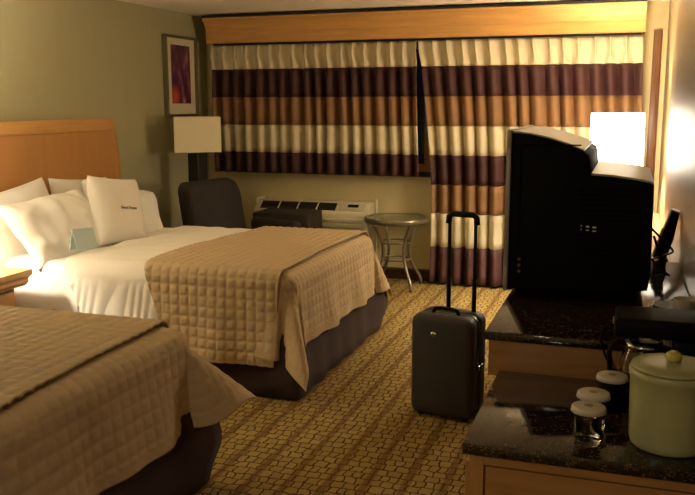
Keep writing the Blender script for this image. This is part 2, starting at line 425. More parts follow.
# ------------------------------------------------------------------ headboard
t = thing('headboard', 'wide maple wood headboard with curved corner on the sage wall', 'headboard', (XL, 4.76, .3))
hw, hz = .96, 1.475
R_ = math.radians
def hb_outline(inset, side=None):
    side = inset if side is None else side
    top = hz-inset; rc = .075 if inset == 0 else .03
    edge = lambda z: hw-side-.075*max(0, (z-.85)/(1.475-.85))**1.8
    half = [(edge(.30), .30)]+[(edge(.85+(top-rc-.85)*k/10), .85+(top-rc-.85)*k/10) for k in range(11)]
    e0 = edge(top-rc)
    half += [(e0-rc+rc*math.cos(R_(9*k)), top-rc+rc*math.sin(R_(9*k))) for k in range(1, 11)]
    return [(4.76+y, z) for y, z in half]+[(4.76-y, z) for y, z in half[::-1]]
bm = bmesh.new(); prism(bm, hb_outline(.0), 'x', XL+.002, XL+.045, bev=.008); under(auto_smooth(obj('frame', bm, 'maple')), t)
bm = bmesh.new()
pi = [p for p in hb_outline(.09, .065)]
prism(bm, pi, 'x', XL+.046, XL+.050); under(obj('panel', bm, 'maple_panel'), t)
bm = bmesh.new(); loop = [(XL+.048, p[0], p[1]) for p in pi]; tube(bm, loop, .0075, 6, closed=True); under(obj('bead', bm, 'maple_panel', smooth=True), t)

# ------------------------------------------------------------------ beds
def smooth_noise(X, Y, sc_, seed):
    out = np.zeros(X.shape)
    r = np.random.RandomState(seed)
    for k in range(7):
        a = r.uniform(0, 2*PI); fr = sc_*r.uniform(.5, 1.8); out += np.sin((X*math.cos(a)+Y*math.sin(a))*fr+r.uniform(0, 6.28))
    return out/7
def drape(name, s0, s1, t0, t1, rect, z, mat, step=.011, rr=.07, cell=0, puff=.006, flare=.10, cflare=.75, ripple=.012, seed=1,
          lump=0., wrinkle=0., sfun=None, hem=0., zmin=.03, thick=.008, cutn=0., cutf=0.):
    bx1, by0, by1 = rect
    if sfun is not None:
        _A, _B = sfun(np.linspace(t0, t1, 9)); s0, s1 = float(np.min(_A)), float(np.max(_B))
    ns = max(4, int((s1-s0)/step)); nt = max(4, int((t1-t0)/step))
    U, T = np.meshgrid(np.linspace(0, 1, ns+1), np.linspace(t0, t1, nt+1), indexing='ij')
    if sfun is None: S = s0+(s1-s0)*U
    else:
        A, B = sfun(T); S = A+(B-A)*U
    ax = bx1-rr; ya, yb = by0+rr, by1-rr
    a = np.maximum(0, S-ax); bn = np.maximum(0, ya-T); bf = np.maximum(0, T-yb)
    b = np.maximum(bn, bf); sg = np.where(bn > 0, -1., 1.)
    r = np.hypot(a, b); th = np.arctan2(b, a+1e-9)
    r = r*(1-np.where(bn > 0, cutn, cutf)*np.sin(2*th)**2)
    al = np.minimum(r/rr, PI/2); q = np.maximum(0, r-rr*PI/2)
    fold = np.where(bn > 0, np.exp(-((th-PI/4)/.30)**2) - .35*np.exp(-((th-.20)/.13)**2) - .25*np.exp(-((th-1.36)/.13)**2),
                    np.clip(np.sin(2*th), 0, 1)**.8)
    corner = np.clip(np.minimum(a, b)/.05, 0, 1)
    ph = flare + (cflare*fold*corner)*np.where(bn > 0, np.clip(q/.12, 0, 1), np.clip(.35+q/.05, 0, 1))
    ph = np.clip(ph, .02, 1.2)
    along = np.where(b > a, S, T)
    rip = ripple*np.clip(q/.25, 0, 1.3)*(np.sin(along*11+seed)+.6*np.sin(along*23+2*seed))*(1-corner)
    out = rr*np.sin(al)+q*np.sin(ph)+rip
    drop = rr*(1-np.cos(al))+q*np.cos(ph)
    X = np.minimum(S, ax)+out*np.cos(th); Y = np.clip(T, ya, yb)+sg*out*np.sin(th); Z = z-drop
    Z += lump*smooth_noise(X, Y, 9, seed)*np.clip(1-drop/.2, 0, 1)
    if cell or wrinkle:
        P = np.stack([X, Y, Z], -1)
        du = np.gradient(P, axis=0); dv = np.gradient(P, axis=1)
        n = np.cross(du, dv); n /= np.linalg.norm(n, axis=-1, keepdims=True)+1e-12
        h = np.zeros(X.shape)
        if cell:
            ds = np.abs((S/cell+.5) % 1-.5)*cell; dt = np.abs((T/cell+.5) % 1-.5)*cell
            h = -puff*np.maximum(np.exp(-(ds/.0085)**2), np.exp(-(dt/.0085)**2)) + .25*puff*np.sin(PI*(S/cell % 1))*np.sin(PI*(T/cell % 1))
            if hem:
                edge = (s1-S < hem) | (T-t0 < hem) | (t1-T < hem)
                h = np.where(edge, -puff*.35, h)
        if wrinkle:
            side = np.clip(q/.05, 0, 1)
            h = h + wrinkle*side*(np.abs(np.sin(S*44+2.2*np.sin(T*5+seed)+1.5*np.sin(S*17)+seed))**.6)*np.clip(.4+smooth_noise(S, T*.3, 6, seed+3)*1.6, 0, 1.4)
            h = h + .25*wrinkle*(1-side)*smooth_noise(S*1.3, T, 28, seed+5)
        P = P+n*h[..., None]; X, Y, Z = P[..., 0], P[..., 1], P[..., 2]
    Z = np.maximum(Z, zmin)
    me = grid_mesh(name, X, Y, Z)
    o = mobj(name, me, mat, None, True)
    thicken(o, thick, -1)
    return o
def skirt(x0, x1, y0, y1, ztop):
    bm = bmesh.new(); pts = []
    def seg(p, q, n):
        for k in range(n): pts.append((p[0]+(q[0]-p[0])*k/n, p[1]+(q[1]-p[1])*k/n))
    seg((x0, y0), (x1, y0), 48); seg((x1, y0), (x1, y1), 40); seg((x1, y1), (x0, y1), 48)
    pts.append((x0, y1)); rings = []
    cx, cy = (x0+x1)/2, (y0+y1)/2
    lv = (1, .85, .7, .55, .4, .2, .015)
    for iz, lz in enumerate(lv):
        z = ztop*lz
        ring = []
        for i, (x, y) in enumerate(pts):
            f = 1-lz; w = .006*f*math.sin(i*.9)+.004*f*math.sin(i*.37)
            dx = (1 if x >= x1-1e-6 else 0)*(.02*f+w); dy = (-1 if y <= y0+1e-6 else (1 if y >= y1-1e-6 else 0))*(.02*f+w)
            for yc_, sg_ in ((y0, -1), (y1, 1)):
                dd = math.hypot(x-x1, y-yc_)
                if dd < .2:
                    k_ = (1-dd/.2)**1.5*(.075*math.sin(PI*min(1, f*1.15))**.8+.012*f); dx += k_*.7; dy += sg_*k_
            ring.append(bm.verts.new((x+dx, y+dy, z)))
        rings.append(ring)
    for A, B in zip(rings, rings[1:]):
        for i in range(len(A)-1): bm.faces.new((A[i], A[i+1], B[i+1], B[i]))
    return bm
def make_bed(y0, y1, label, cov_label, seed, fold_x, start_x, cfl):
    bed = thing('bed', label, 'bed', (-2.7, (y0+y1)/2, 0), 0, 'queen beds')
    x0, x1 = -3.79, -1.66
    bm = bmesh.new(); bx(bm, x0, x1, y0+.01, y1-.01, .38, .655, bev=.06, seg=4); under(auto_smooth(obj('mattress', bm, 'linen_white'), 60), bed)
    bm = bmesh.new(); bx(bm, x0, x1-.01, y0+.02, y1-.02, .10, .375, bev=.02); under(auto_smooth(obj('box_spring', bm, 'skirt_plum')), bed)
    o = obj('bed_skirt', skirt(x0, x1+.015, y0-.005, y1+.005, .385), 'skirt_plum', None, True); under(thicken(o, .006, -1), bed)
    for xx in (x0+.15, x1-.15):
        for yy in (y0+.15, y1-.15):
            bm = bmesh.new(); lathe(bm, [(0, 0), (.03, 0), (.03, .1), (0, .1)], (xx, yy, 0), 12); under(obj('leg', bm, 'black_plastic'), bed)
    cov = thing('quilted_coverlet', cov_label, 'coverlet', (-1.9, (y0+y1)/2, .70), 0, 'quilted tan coverlets')
    o = drape('foot_layer', -2.10, -1.655+.385, y0-.44, y1+.40, (-1.645, y0-.012, y1+.012), .692, 'quilt_tan', step=.0078, rr=.085, cell=.058,
              puff=.0032, flare=.10, cflare=cfl, ripple=.012, seed=seed, hem=.045, cutn=.02, cutf=.16)
    under(o, cov)
    fx, sx = fold_x, start_x
    o = drape('folded_layer', 0, 1, y0-.53, y1+.50, (-1.60, y0-.036, y1+.036), .716, 'quilt_tan', step=.0078, rr=.085, cell=.058, puff=.0058,
              flare=.045, cflare=0, ripple=.008, seed=seed+4, sfun=lambda T: (sx(T), fx(T)))
    under(o, cov)
    return bed, cov
make_bed(4.0, 5.50, 'bed with white duvet and tan quilted coverlet below the maple headboard', 'tan quilted coverlet folded over the foot of the bed with pillows', 2,
         lambda T: -1.72-.05*np.clip((4.1-T)/.5, -.0, 1)-.02*np.sin(T*3), lambda T: -2.52+.06*np.sin(T*2.5)+.06*np.clip((4.0-T)/.4, 0, 1), .33)
make_bed(1.42, 2.92, 'near bed cut off by the left edge of the picture', 'tan quilted coverlet on the near bed in the foreground', 5,
         lambda T: -1.70-.075*(T-1.9)/1.0+.012*np.sin(T*5), lambda T: -3.72+0*T, .74)
# duvets
o = drape('duvet', -3.12, -2.42, 3.62, 5.92, (0, 3.990, 5.510), .694, 'cotton_white', step=.009, rr=.10, flare=.03, ripple=.006, seed=3, lump=.007, wrinkle=.022, thick=.02, zmin=.2,
          sfun=lambda T: (-3.10+.10*np.clip((4.05-T)/.3, 0, 1)+.02*np.sin(T*9), -2.30+0*T))
tag(o, 'white duvet spread over the bed with the pillows', 'duvet')
o = drape('sheet', -3.70, -3.0, 3.70, 5.80, (0, 3.995, 5.505), .668, 'linen_white', step=.02, rr=.08, flare=.02, ripple=.006, seed=8, lump=.006, wrinkle=.006, thick=.006, zmin=.3)
tag(o, 'white bed sheet showing beside the pillows', 'sheet')

# ------------------------------------------------------------------ pillows
def pillow(name, label, w, h, th, loc, lean, yaw, roll, seed, wr=.012, mat='linen_white', pinch=.07):
    """local: x = thickness, y = width, z = height; lean tips the top towards -x"""
    n = 40
    bmv = bmesh.new(); sides = []
    for s in (1, -1):
        G = []
        for i in range(n+1):
            row = []
            for j in range(n+1):
                u = -1+2*i/n; v = -1+2*j/n
                yy = w/2*u*(1-pinch*(1-v*v)); zz = h/2*v*(1-pinch*(1-u*u))
                e = max(0, (1-u**4)*(1-v**4))**.55
                d = th/2*e
                p = Vector((yy*3+seed*7, zz*3, s*2.0))
                nz = noise.noise(p*1.6)*.9+noise.noise(p*4)*.35
                cr = abs(noise.noise(Vector((yy*5+zz*4+seed, (yy-zz)*1.2, s))))
                d += wr*(nz - 1.2*cr)*min(1, e*1.6)
                row.append(bmv.verts.new((s*max(d, .002*e+.0006), yy, zz)))
            G.append(row)
        for i in range(n):
            for j in range(n): bmv.faces.new((G[i][j], G[i+1][j], G[i+1][j+1], G[i][j+1]))
        sides.append(G)
    bmesh.ops.remove_doubles(bmv, verts=bmv.verts, dist=.0025)
    o = obj(name, bmv, mat, None, True)
    o.rotation_mode = 'XYZ'
    o.matrix_world = Matrix.Translation(loc) @ Matrix.Rotation(yaw, 4, 'Z') @ Matrix.Rotation(-lean, 4, 'Y') @ Matrix.Rotation(roll, 4, 'X')
    return tag(o, label, 'pillow', 'white pillows')
R = math.radians
pillow('pillow', 'white pillow against the headboard at the left edge of the picture', .76, .48, .19, (-3.625, 4.24, .835), R(16), R(-3), R(7), 1)
pillow('pillow', 'crumpled white pillow lying in front of the leftmost pillow', .78, .48, .22, (-3.39, 4.37, .815), R(38), R(-4), R(3), 2, wr=.045)
pillow('pillow', 'white pillow behind the square pillow with lettering, only its tip showing above', .66, .46, .15, (-3.68, 5.03, .845), R(14), R(0), R(-4), 3)
pillow('pillow', 'white pillow at the far side of the bed, right of the lettered pillow', .70, .44, .20, (-3.46, 5.20, .80), R(28), R(-8), R(-14), 4)
acc = pillow('accent_pillow', 'square white pillow with small dark script lettering standing on the bed', .51, .47, .17, (-3.25, 4.79, .872), R(14), R(-2), R(-8), 5, wr=.006, mat='cotton_white', pinch=.05)
# lettering
fc = bpy.data.curves.new('lettering', 'FONT'); fc.body = 'Sweet Dreams'; fc.size = .030; fc.shear = .35; fc.align_x = 'CENTER'; fc.extrude = .0008
to = bpy.data.objects.new('lettering_tmp', fc); col.objects.link(to)
bpy.context.view_layer.update()
me = bpy.data.meshes.new_from_object(to.evaluated_get(bpy.context.evaluated_depsgraph_get()))
bpy.data.objects.remove(to)
for v in me.vertices:          # text x -> pillow local y, text y -> local z, wrap on the surface
    yy, zz, dd = v.co.x+.02, v.co.y*1.0-.0, v.co.z
    v.co = (.0+dd, yy, zz)
lo = mobj('lettering', me, 'ink_dark', acc); lo['label'] = 'dark script lettering'
dg = bpy.context.evaluated_depsgraph_get()
for v in me.vertices:
    ok, hit, nrm, idx = acc.ray_cast(Vector((1, v.co.y, v.co.z)), Vector((-1, 0, 0)))
    v.co.x = (hit.x if ok else .07)+.0012+v.co.x
# folded blue card
bm = bmesh.new(); prism(bm, [(-.035, 0), (0, .125), (.035, 0), (.031, 0), (0, .113), (-.031, 0)], 'y', -.085, .085)
o = obj('tent_card', bm, 'card_blue'); o.location = (-3.12, 4.23, .715); o.rotation_euler = (R(-3), R(-4), R(-10))
tag(o, 'pale blue folded card standing on the bed against the pillows', 'card')

# ------------------------------------------------------------------ nightstand and bedside lamp
t = thing('nightstand', 'wooden nightstand corner between the two beds', 'nightstand', (-3.5, 3.5, 0))
bm = bmesh.new(); prism(bm, [(-3.80, .655), (-3.205, .655), (-3.205, .625), (-3.235, .60), (-3.235, .58), (-3.26, .555), (-3.80, .555)], 'y', 3.12, 3.86); under(obj('top', bm, 'maple'), t)
bm = bmesh.new(); bx(bm, -3.80, -3.30, 3.17, 3.81, .06, .554); under(obj('body', bm, 'dark_wood'), t)
for zz in (.09, .32):
    bm = bmesh.new(); bx(bm, -3.299, -3.28, 3.19, 3.79, zz, zz+.21, bev=.004); dr = under(obj('drawer', bm, 'maple'), t)
    bm = bmesh.new(); tube(bm, [(-3.28, 3.43, zz+.1), (-3.255, 3.44, zz+.1), (-3.255, 3.54, zz+.1), (-3.28, 3.55, zz+.1)], .005, 8); obj('handle', bm, 'metal_bronze', dr, True)
bm = bmesh.new(); bx(bm, -3.79, -3.34, 3.2, 3.78, 0, .06); under(obj('plinth', bm, 'black_trim'), t)
def shade_mesh(r0, r1, h, t_=.004):
    bm = bmesh.new(); lathe(bm, [(r0, 0), (r1, h), (r1-t_, h), (r0-t_, 0), (r0, 0)], n=40); bmesh.ops.remove_doubles(bm, verts=bm.verts, dist=1e-5); return bm
def table_lamp(label, loc, base_h, r0, r1, h, smat, power, rad):
    t = thing('table_lamp', label, 'lamp', loc)
    bm = bmesh.new(); lathe(bm, [(0, 0), (.075, 0), (.075, .012), (.03, .025), (.018, .05), (.03, .10), (.042, .16), (.03, .22), (.012, .26), (.01, base_h), (0, base_h)], n=24)
    obj('base', bm, 'metal_bronze', t, True)
    sh = obj('lamp_shade', shade_mesh(r0, r1, h), smat, t, True, (0, 0, base_h+.02))
    bm = bmesh.new(); lathe(bm, [(0, 0), (.014, .0), (.016, .03), (.03, .07), (.028, .10), (0, .12)], n=16); obj('bulb', bm, 'bulb', t, True, (0, 0, base_h))
    bm = bmesh.new()
    for k in range(3):
        a = 2*PI*k/3; tube(bm, [(.012*math.cos(a), .012*math.sin(a), base_h+h-.01), ((r1-.006)*math.cos(a), (r1-.006)*math.sin(a), base_h+h-.005)], .0018, 6)
    obj('spider', bm, 'metal_bronze', t)
    ld = bpy.data.lights.new('bulb_light', 'POINT'); ld.energy = power; ld.color = WARM; ld.shadow_soft_size = rad
    lo = bpy.data.objects.new('bulb_light', ld); col.objects.link(lo); lo.parent = t; lo.location = (0, 0, base_h+.16)
    return t
table_lamp('lit bedside lamp on the nightstand just left of the picture', (-3.56, 3.48, .656), .34, .17, .13, .24, 'shade_lit_bedside', P_NIGHT, .05)

# ------------------------------------------------------------------ floor lamp
t = thing('floor_lamp', 'unlit floor lamp with square cream shade and thick dark column in the corner', 'lamp', (-3.525, 6.42, 0), R(-14))
def frustum_shell(a0, a1, h, th=.005):
    bm = bmesh.new()
    def ring(a, z): return [bm.verts.new((sx*a, sy*a, z)) for sx, sy in ((-1, -1), (1, -1), (1, 1), (-1, 1))]
    r = [ring(a0, 0), ring(a1, h), ring(a1-th, h), ring(a0-th, 0)]
    for i in range(4):
        A, B = r[i], r[(i+1) % 4]
        for j in range(4): bm.faces.new((A[j], A[(j+1) % 4], B[(j+1) % 4], B[j]))
    return bm
s = obj('lamp_shade', frustum_shell(.192, .192, .292), 'shade_linen', t, False, (0, 0, 1.185)); s.rotation_euler = (0, 0, R(45))
bm = bmesh.new(); bx(bm, -.06, .06, -.06, .06, .03, 1.17, bev=.006); obj('column', bm, 'lamp_column', t)
bm = bmesh.new(); bx(bm, -.13, .13, -.13, .13, 0, .03, bev=.008); obj('base', bm, 'lamp_column', t)
bm = bmesh.new(); tube(bm, [(0, 0, 1.17), (0, 0, 1.30)], .012, 10); lathe(bm, [(0, 1.30), (.03, 1.33), (.03, 1.37), (0, 1.40)], n=14); obj('socket', bm, 'metal_bronze', t, True)
bm = bmesh.new(); tube(bm, [(-.255, 0, 1.465), (.255, 0, 1.465)], .003, 6); tube(bm, [(0, -.255, 1.465), (0, .255, 1.465)], .003, 6); tube(bm, [(0, 0, 1.39), (0, 0, 1.465)], .003, 6); obj('shade_frame', bm, 'metal_bronze', t)

# ------------------------------------------------------------------ armchair and bench
t = thing('armchair', 'dark upholstered armchair in the corner below the window', 'armchair', (-2.93, 6.06, 0), R(-22))
# local +x = facing direction; the backrest is a rounded slab that leans back
def back_bm():
    bm = bmesh.new(); n = 28; ring = []
    out = [(-.28, .30), (.28, .30)]
    for k in range(9):
        a = R(90*k/8); out.append((.28-.10+.10*math.cos(a), .82+.15*math.sin(a)))
    for k in range(9):
        a = R(90+90*k/8); out.append((-.28+.07+.07*math.cos(a), .86+.10*math.sin(a)))
    for layer in ((-.11, .93), (-.095, .985), (0, 1.0), (.045, .985), (.06, .93)):
        r_ = []
        for y, z in out:
            zz = .30+(z-.30)*(layer[1] if z > .3 else 1); yy = y*layer[1]
            r_.append(bm.verts.new((-.27-.20*(zz-.30)+layer[0], yy, zz)))
        ring.append(r_)
    m_ = len(out)
    for A, B in zip(ring, ring[1:]):
        for j_ in range(m_): bm.faces.new((A[j_], A[(j_+1) % m_], B[(j_+1) % m_], B[j_]))
    bm.faces.new(ring[0][::-1]); bm.faces.new(ring[-1]); return bm
auto_smooth(obj('backrest', back_bm(), 'upholstery_dark', t), 50)
bm = bmesh.new(); bx(bm, -.20, .34, -.26, .26, .29, .45, bev=.05, seg=4); auto_smooth(obj('seat_cushion', bm, 'upholstery_dark', t), 60)
bm = bmesh.new(); bx(bm, -.33, .31, -.27, .27, .13, .289, bev=.02); auto_smooth(obj('seat_base', bm, 'upholstery_dark', t), 60)
for s_ in (-1, 1):
    bm = bmesh.new(); bx(bm, -.24, .30, s_*.335-.05, s_*.335+.05, .13, .635, bev=.04, seg=4); auto_smooth(obj('arm', bm, 'upholstery_dark', t), 60)
    for xx in (-.27, .26):
        bm = bmesh.new(); tube(bm, [(xx, s_*.23, .135), (xx, s_*.23, 0)], [.025, .016], 10); obj('leg', bm, 'dark_wood', t)
t = thing('bench', 'low dark rectangular bench standing before the air conditioner', 'bench', (-2.83, 6.75, 0), R(1))
bm = bmesh.new(); bx(bm, -.26, .26, -.18, .18, .12, .655, bev=.012); auto_smooth(obj('body', bm, 'upholstery_dark', t), 60)
for xx in (-.22, .22):
    for yy in (-.14, .14):
        bm = bmesh.new(); tube(bm, [(xx, yy, .125), (xx, yy, 0)], [.022, .016], 10); obj('leg', bm, 'dark_wood', t)

# ------------------------------------------------------------------ air conditioner
t = thing('air_conditioner', 'cream wall air conditioner with dark top grille under the window', 'air conditioner', (-2.72, 7.26, .1))
ax0, ax1 = -3.27, -2.17
bm = bmesh.new(); prism(bm, [(7.255, .10), (6.99, .10), (6.99, .60), (7.00, .635), (7.09, .70), (7.11, .708), (7.255, .708)], 'x', ax0, ax1, bev=.012); under(auto_smooth(obj('case', bm, 'ac_plastic')), t)
def on_slope(x0, x1, f0, f1, lift, name, mat):
    # plate on the sloping top front
    p0, p1 = Vector((7.0, .635)), Vector((7.09, .70)); d = p1-p0; nrm = Vector((-d.y, d.x)).normalized()
    a = p0+d*f0+nrm*.0008; b_ = p0+d*f1+nrm*.0008; c = b_+nrm*lift; e = a+nrm*lift
    bm = bmesh.new(); prism(bm, [a, b_, c, e], 'x', x0, x1); return under(obj(name, bm, mat), t)
on_slope(ax0+.05, ax0+.80, .06, .94, .003, 'grille_opening', 'ac_slot')
for k in range(5): on_slope(ax0+.05+k*.1875-.006, ax0+.05+k*.1875+.006, .04, .96, .008, 'grille_rib', 'ac_plastic')
for f in (.35, .65): on_slope(ax0+.05, ax0+.80, f-.03, f+.03, .007, 'grille_bar', 'black_trim')
on_slope(ax0+.83, ax1-.04, .06, .94, .005, 'control_panel', 'ac_plastic')
on_slope(ax0+.90, ax1-.10, .45, .78, .008, 'control_display', 'ac_display')
for k in range(9):
    zz = .575-k*.048
    bm = bmesh.new(); prism(bm, [(6.989, zz), (6.975, zz-.006), (6.975, zz-.03), (6.989, zz-.036)], 'x', ax0+.05, ax1-.05); under(obj('louver', bm, 'ac_plastic'), t)
for xa_, xb_, ya_ in ((ax0-.02, ax0-.002, 7.06), (ax1+.002, ax1+.02, 7.2)):
    bm = bmesh.new(); bx(bm, xa_, xb_, ya_, 7.25, .1, .725); under(obj('wall_sleeve', bm, 'ac_plastic'), t)

# ------------------------------------------------------------------ round glass table
t = thing('side_table', 'round glass side table with curved bronze metal legs beside the curtain', 'table', (-1.885, 6.93, 0), R(0))
bm = bmesh.new(); lathe(bm, [(.250, .572), (.272, .572), (.279, .582), (.279, .612), (.273, .620), (.254, .620), (.250, .612), (.250, .572)], n=48); bmesh.ops.remove_doubles(bm, verts=bm.verts, dist=1e-5); obj('rim', bm, 'metal_bronze', t, True)
bm = bmesh.new(); lathe(bm, [(0, .604), (.249, .604), (.249, .614), (0, .614)], n=48); obj('glass_top', bm, 'table_glass', t)
for k in range(4):
    a = R(45+90*k); pts = []; rad = []
    for i in range(15):
        u = i/14; z = .573*(1-u)
        r_ = .235 - .115*math.sin(PI*min(1, u*1.12))**1.0 + .02*u
        if u > .55: r_ += .0
        pts.append((r_*math.cos(a), r_*math.sin(a), max(z, .0)))
    bm = bmesh.new(); tube(bm, pts, .014, 8); obj('leg', bm, 'metal_bronze', t, True)
for z, r_ in ((.40, .137), (.25, .122)):
    bm = bmesh.new(); tube(bm, [(r_*math.cos(2*PI*k/32), r_*math.sin(2*PI*k/32), z) for k in range(32)], .008, 8, closed=True); obj('ring', bm, 'metal_bronze', t, True)

# ------------------------------------------------------------------ suitcase
t = thing('suitcase', 'dark upright rolling suitcase with extended handle on the carpet', 'suitcase', (-.825, 4.07, 0), R(-10))
w, d, h = .330, .215, .505
def rounded_slab(x0, x1, z0, z1, y0, y1, r, bev):
    pts = []
    for cx_, cz_, a0 in ((x1-r, z1-r, 0), (x0+r, z1-r, 90), (x0+r, z0+r, 180), (x1-r, z0+r, 270)):
        for k in range(7):
            a = R(a0+15*k); pts.append((cx_+r*math.cos(a), cz_+r*math.sin(a)))
    bm = bmesh.new(); prism(bm, pts, 'y', y0, y1, bev=bev); return bm
fs_ = auto_smooth(obj('front_shell', rounded_slab(-w/2, w/2, .016, .035+h, -d/2-.01, -.012, .05, .028), 'case_fabric', t), 60)
auto_smooth(obj('back_shell', rounded_slab(-w/2, w/2, .016, .035+h, .012, d/2, .05, .02), 'case_fabric', t), 60)
obj('zip_band', rounded_slab(-w/2+.006, w/2-.006, .022, .029+h, -.0115, .0115, .046, 0), 'case_edge', t)
for k, xx in enumerate((-.030, .108)):
    bm = bmesh.new(); tube(bm, [(xx, d/2-.045, h+.025), (xx, d/2-.045, 1.02)], .0085, 10); obj('handle_tube', bm, 'black_plastic', t, True)
    bm = bmesh.new(); tube(bm, [(xx, d/2-.045, h+.025), (xx, d/2-.045, h+.20)], .0115, 10); obj('handle_sleeve', bm, 'black_plastic', t, True)
bm = bmesh.new(); tube(bm, [(-.037, d/2-.045, .985), (-.034, d/2-.045, 1.02), (-.016, d/2-.045, 1.034), (.094, d/2-.045, 1.034), (.112, d/2-.045, 1.02), (.115, d/2-.045, .985)], .0155, 10); obj('grip', bm, 'black_plastic', t, True)
bm = bmesh.new(); tube(bm, [(-.07, -.045, h+.032), (-.06, -.045, h+.055), (-.03, -.045, h+.062), (.03, -.045, h+.062), (.06, -.045, h+.055), (.07, -.045, h+.032)], .010, 8); obj('carry_handle', bm, 'black_plastic', t, True)
bm = bmesh.new(); lathe(bm, [(0, 0), (.018, 0), (.016, .003), (0, .004)], n=20, sy=.8); o = obj('badge', bm, 'metal_chrome', fs_, True, (-.035, -d/2-.0105, .035+h-.095)); o.rotation_euler = (R(90), 0, 0)
for ya_ in (-.03, .012):
    bm = bmesh.new(); bx(bm, w/2+.0005, w/2+.011, ya_, ya_+.018, .26, .285, bev=.002); obj('latch', bm, 'metal_chrome', t)
for xx in (-.12, .12):
    bm = bmesh.new(); tube(bm, [(xx-.014, .12, .026), (xx+.014, .12, .026)], .026, 14); obj('wheel', bm, 'black_plastic', t, True)
    bm = bmesh.new(); lathe(bm, [(0, 0), (.014, 0), (.018, .017), (0, .017)], (xx, -.07, 0), 10); obj('foot', bm, 'black_plastic', t)

# ------------------------------------------------------------------ dresser with television
ZT, ZN = .88, .76
t = thing('dresser', 'wooden television dresser with dark granite top against the right wall', 'dresser', (-.09, 3.24, 0))
box_obj('granite_top', (-.40, XR-.002, 2.53, 3.95, ZT-.028, ZT), 'granite', None, bev=.004); under(bpy.data.objects['granite_top'], t)
bm = bmesh.new(); bx(bm, -.388, XR-.003, 2.545, 3.94, .735, ZT-.0285); under(obj('apron', bm, 'cabinet_wood'), t)
bm = bmesh.new(); bx(bm, -.355, XR-.003, 2.56, 3.93, .06, .7345); under(obj('body', bm, 'cabinet_wood'), t)
bm = bmesh.new(); bx(bm, -.32, XR-.02, 2.6, 3.9, 0, .0595); under(obj('plinth', bm, 'black_trim'), t)
for i in range(2):
    for j in range(3):
        ya = 2.60+i*.66; za = .09+j*.215
        bm = bmesh.new(); bx(bm, -.372, -.3555, ya, ya+.63, za, za+.20, bev=.003); dr = under(obj('drawer', bm, 'cabinet_wood'), t)
        bm = bmesh.new(); tube(bm, [(-.373, ya+.26, za+.1), (-.392, ya+.27, za+.1), (-.392, ya+.36, za+.1), (-.373, ya+.37, za+.1)], .004, 6); obj('handle', bm, 'metal_bronze', dr)

t = thing('television', 'bulky black tube television with silver top seen from its side', 'television', (-.16, 3.40, ZT))
TY0, TY1 = 3.05, 3.75
top = [(-.40, 1.478), (-.34, 1.472), (-.27, 1.457), (-.20, 1.435), (-.15, 1.415), (-.133, 1.402), (-.128, 1.385), (-.122, 1.330), (-.05, 1.326), (.03, 1.316), (.075, 1.308), (.088, 1.300)]
low = [(.094, .98), (.085, .93), (-.05, .91), (-.40, .905)]
bm = bmesh.new(); prism(bm, top+low, 'y', TY0, TY1, bev=.010); under(auto_smooth(obj('housing', bm, 'black_plastic'), 35), t)
up = [(x, z+.0025) for x, z in top[:5]]; strip = up+[(x, z+.008) for x, z in top[:5]][::-1]
bm = bmesh.new(); prism(bm, strip, 'y', TY0-.002, TY1+.002); under(auto_smooth(obj('top_cover', bm, 'silver_plastic'), 50), t)
up = [(x, z+.0025) for x, z in top[7:]]; strip = up+[(x, z+.010) for x, z in top[7:]][::-1]
bm = bmesh.new(); prism(bm, strip, 'y', TY0+.004, TY1-.004); under(auto_smooth(obj('rear_cover', bm, 'silver_plastic'), 50), t)
bm = bmesh.new()
bx(bm, -.420, -.402, TY0-.008, TY1+.008, 1.42, 1.490, bev=.006); bx(bm, -.420, -.402, TY0-.008, TY1+.008, .90, 1.0, bev=.006)
bx(bm, -.420, -.402, TY0-.008, TY0+.06, .99, 1.44, bev=.004); bx(bm, -.420, -.402, TY1-.06, TY1+.008, .99, 1.44, bev=.004)
under(auto_smooth(obj('bezel', bm, 'silver_plastic')), t)
bm = bmesh.new(); n = 12; G = [[bm.verts.new((-.412-.010*(1-(-1+2*i/n)**2)*(1-(-1+2*j/n)**2), TY0+.058+(TY1-TY0-.116)*i/n, .998+.434*j/n)) for j in range(n+1)] for i in range(n+1)]
for i in range(n):
    for j in range(n): bm.faces.new((G[i][j], G[i+1][j], G[i+1][j+1], G[i][j+1]))
under(obj('screen', bm, 'screen_glass', None, True), t)
bm = bmesh.new(); bx(bm, -.38, .05, TY0+.06, TY1-.06, ZT+.001, .9048, bev=.004); under(obj('foot', bm, 'black_matte'), t)
# side recess line, vents, jack marks on the visible side
for k in range(14):
    zz = 1.28-k*.018
    bm = bmesh.new(); bx(bm, -.16, .07, TY0-.0035, TY0-.0005, zz, zz+.007); under(obj('vent_rib', bm, 'black_matte'), t)
bm = bmesh.new(); bx(bm, -.37, -.16, TY0-.004, TY0-.0005, 1.435, 1.44); bx(bm, -.37, -.365, TY0-.004, TY0-.0005, 1.05, 1.435); under(obj('panel_line', bm, 'black_matte'), t)
for k, xx in enumerate((-.150, -.132, -.110)):
    bm = bmesh.new(); wdt = (.004, .011, .013)[k]
    bx(bm, xx, xx+wdt, TY0-.0045, TY0-.0005, 1.150-.002*k, 1.156-.002*k); bx(bm, xx, xx+wdt, TY0-.0045, TY0-.0005, 1.138-.002*k, 1.142-.002*k); under(obj('jack_mark', bm, 'white_print'), t)
for k in range(3):
    bm = bmesh.new(); lathe(bm, [(0, 0), (.006, 0), (.006, .006), (.003, .006), (.003, .001), (0, .001)], n=12); o = obj('side_jack', bm, 'metal_frame', None, True, (-.362, TY0-.0005, 1.02-k*.022)); o.rotation_euler = (R(90), 0, 0); under(o, t)
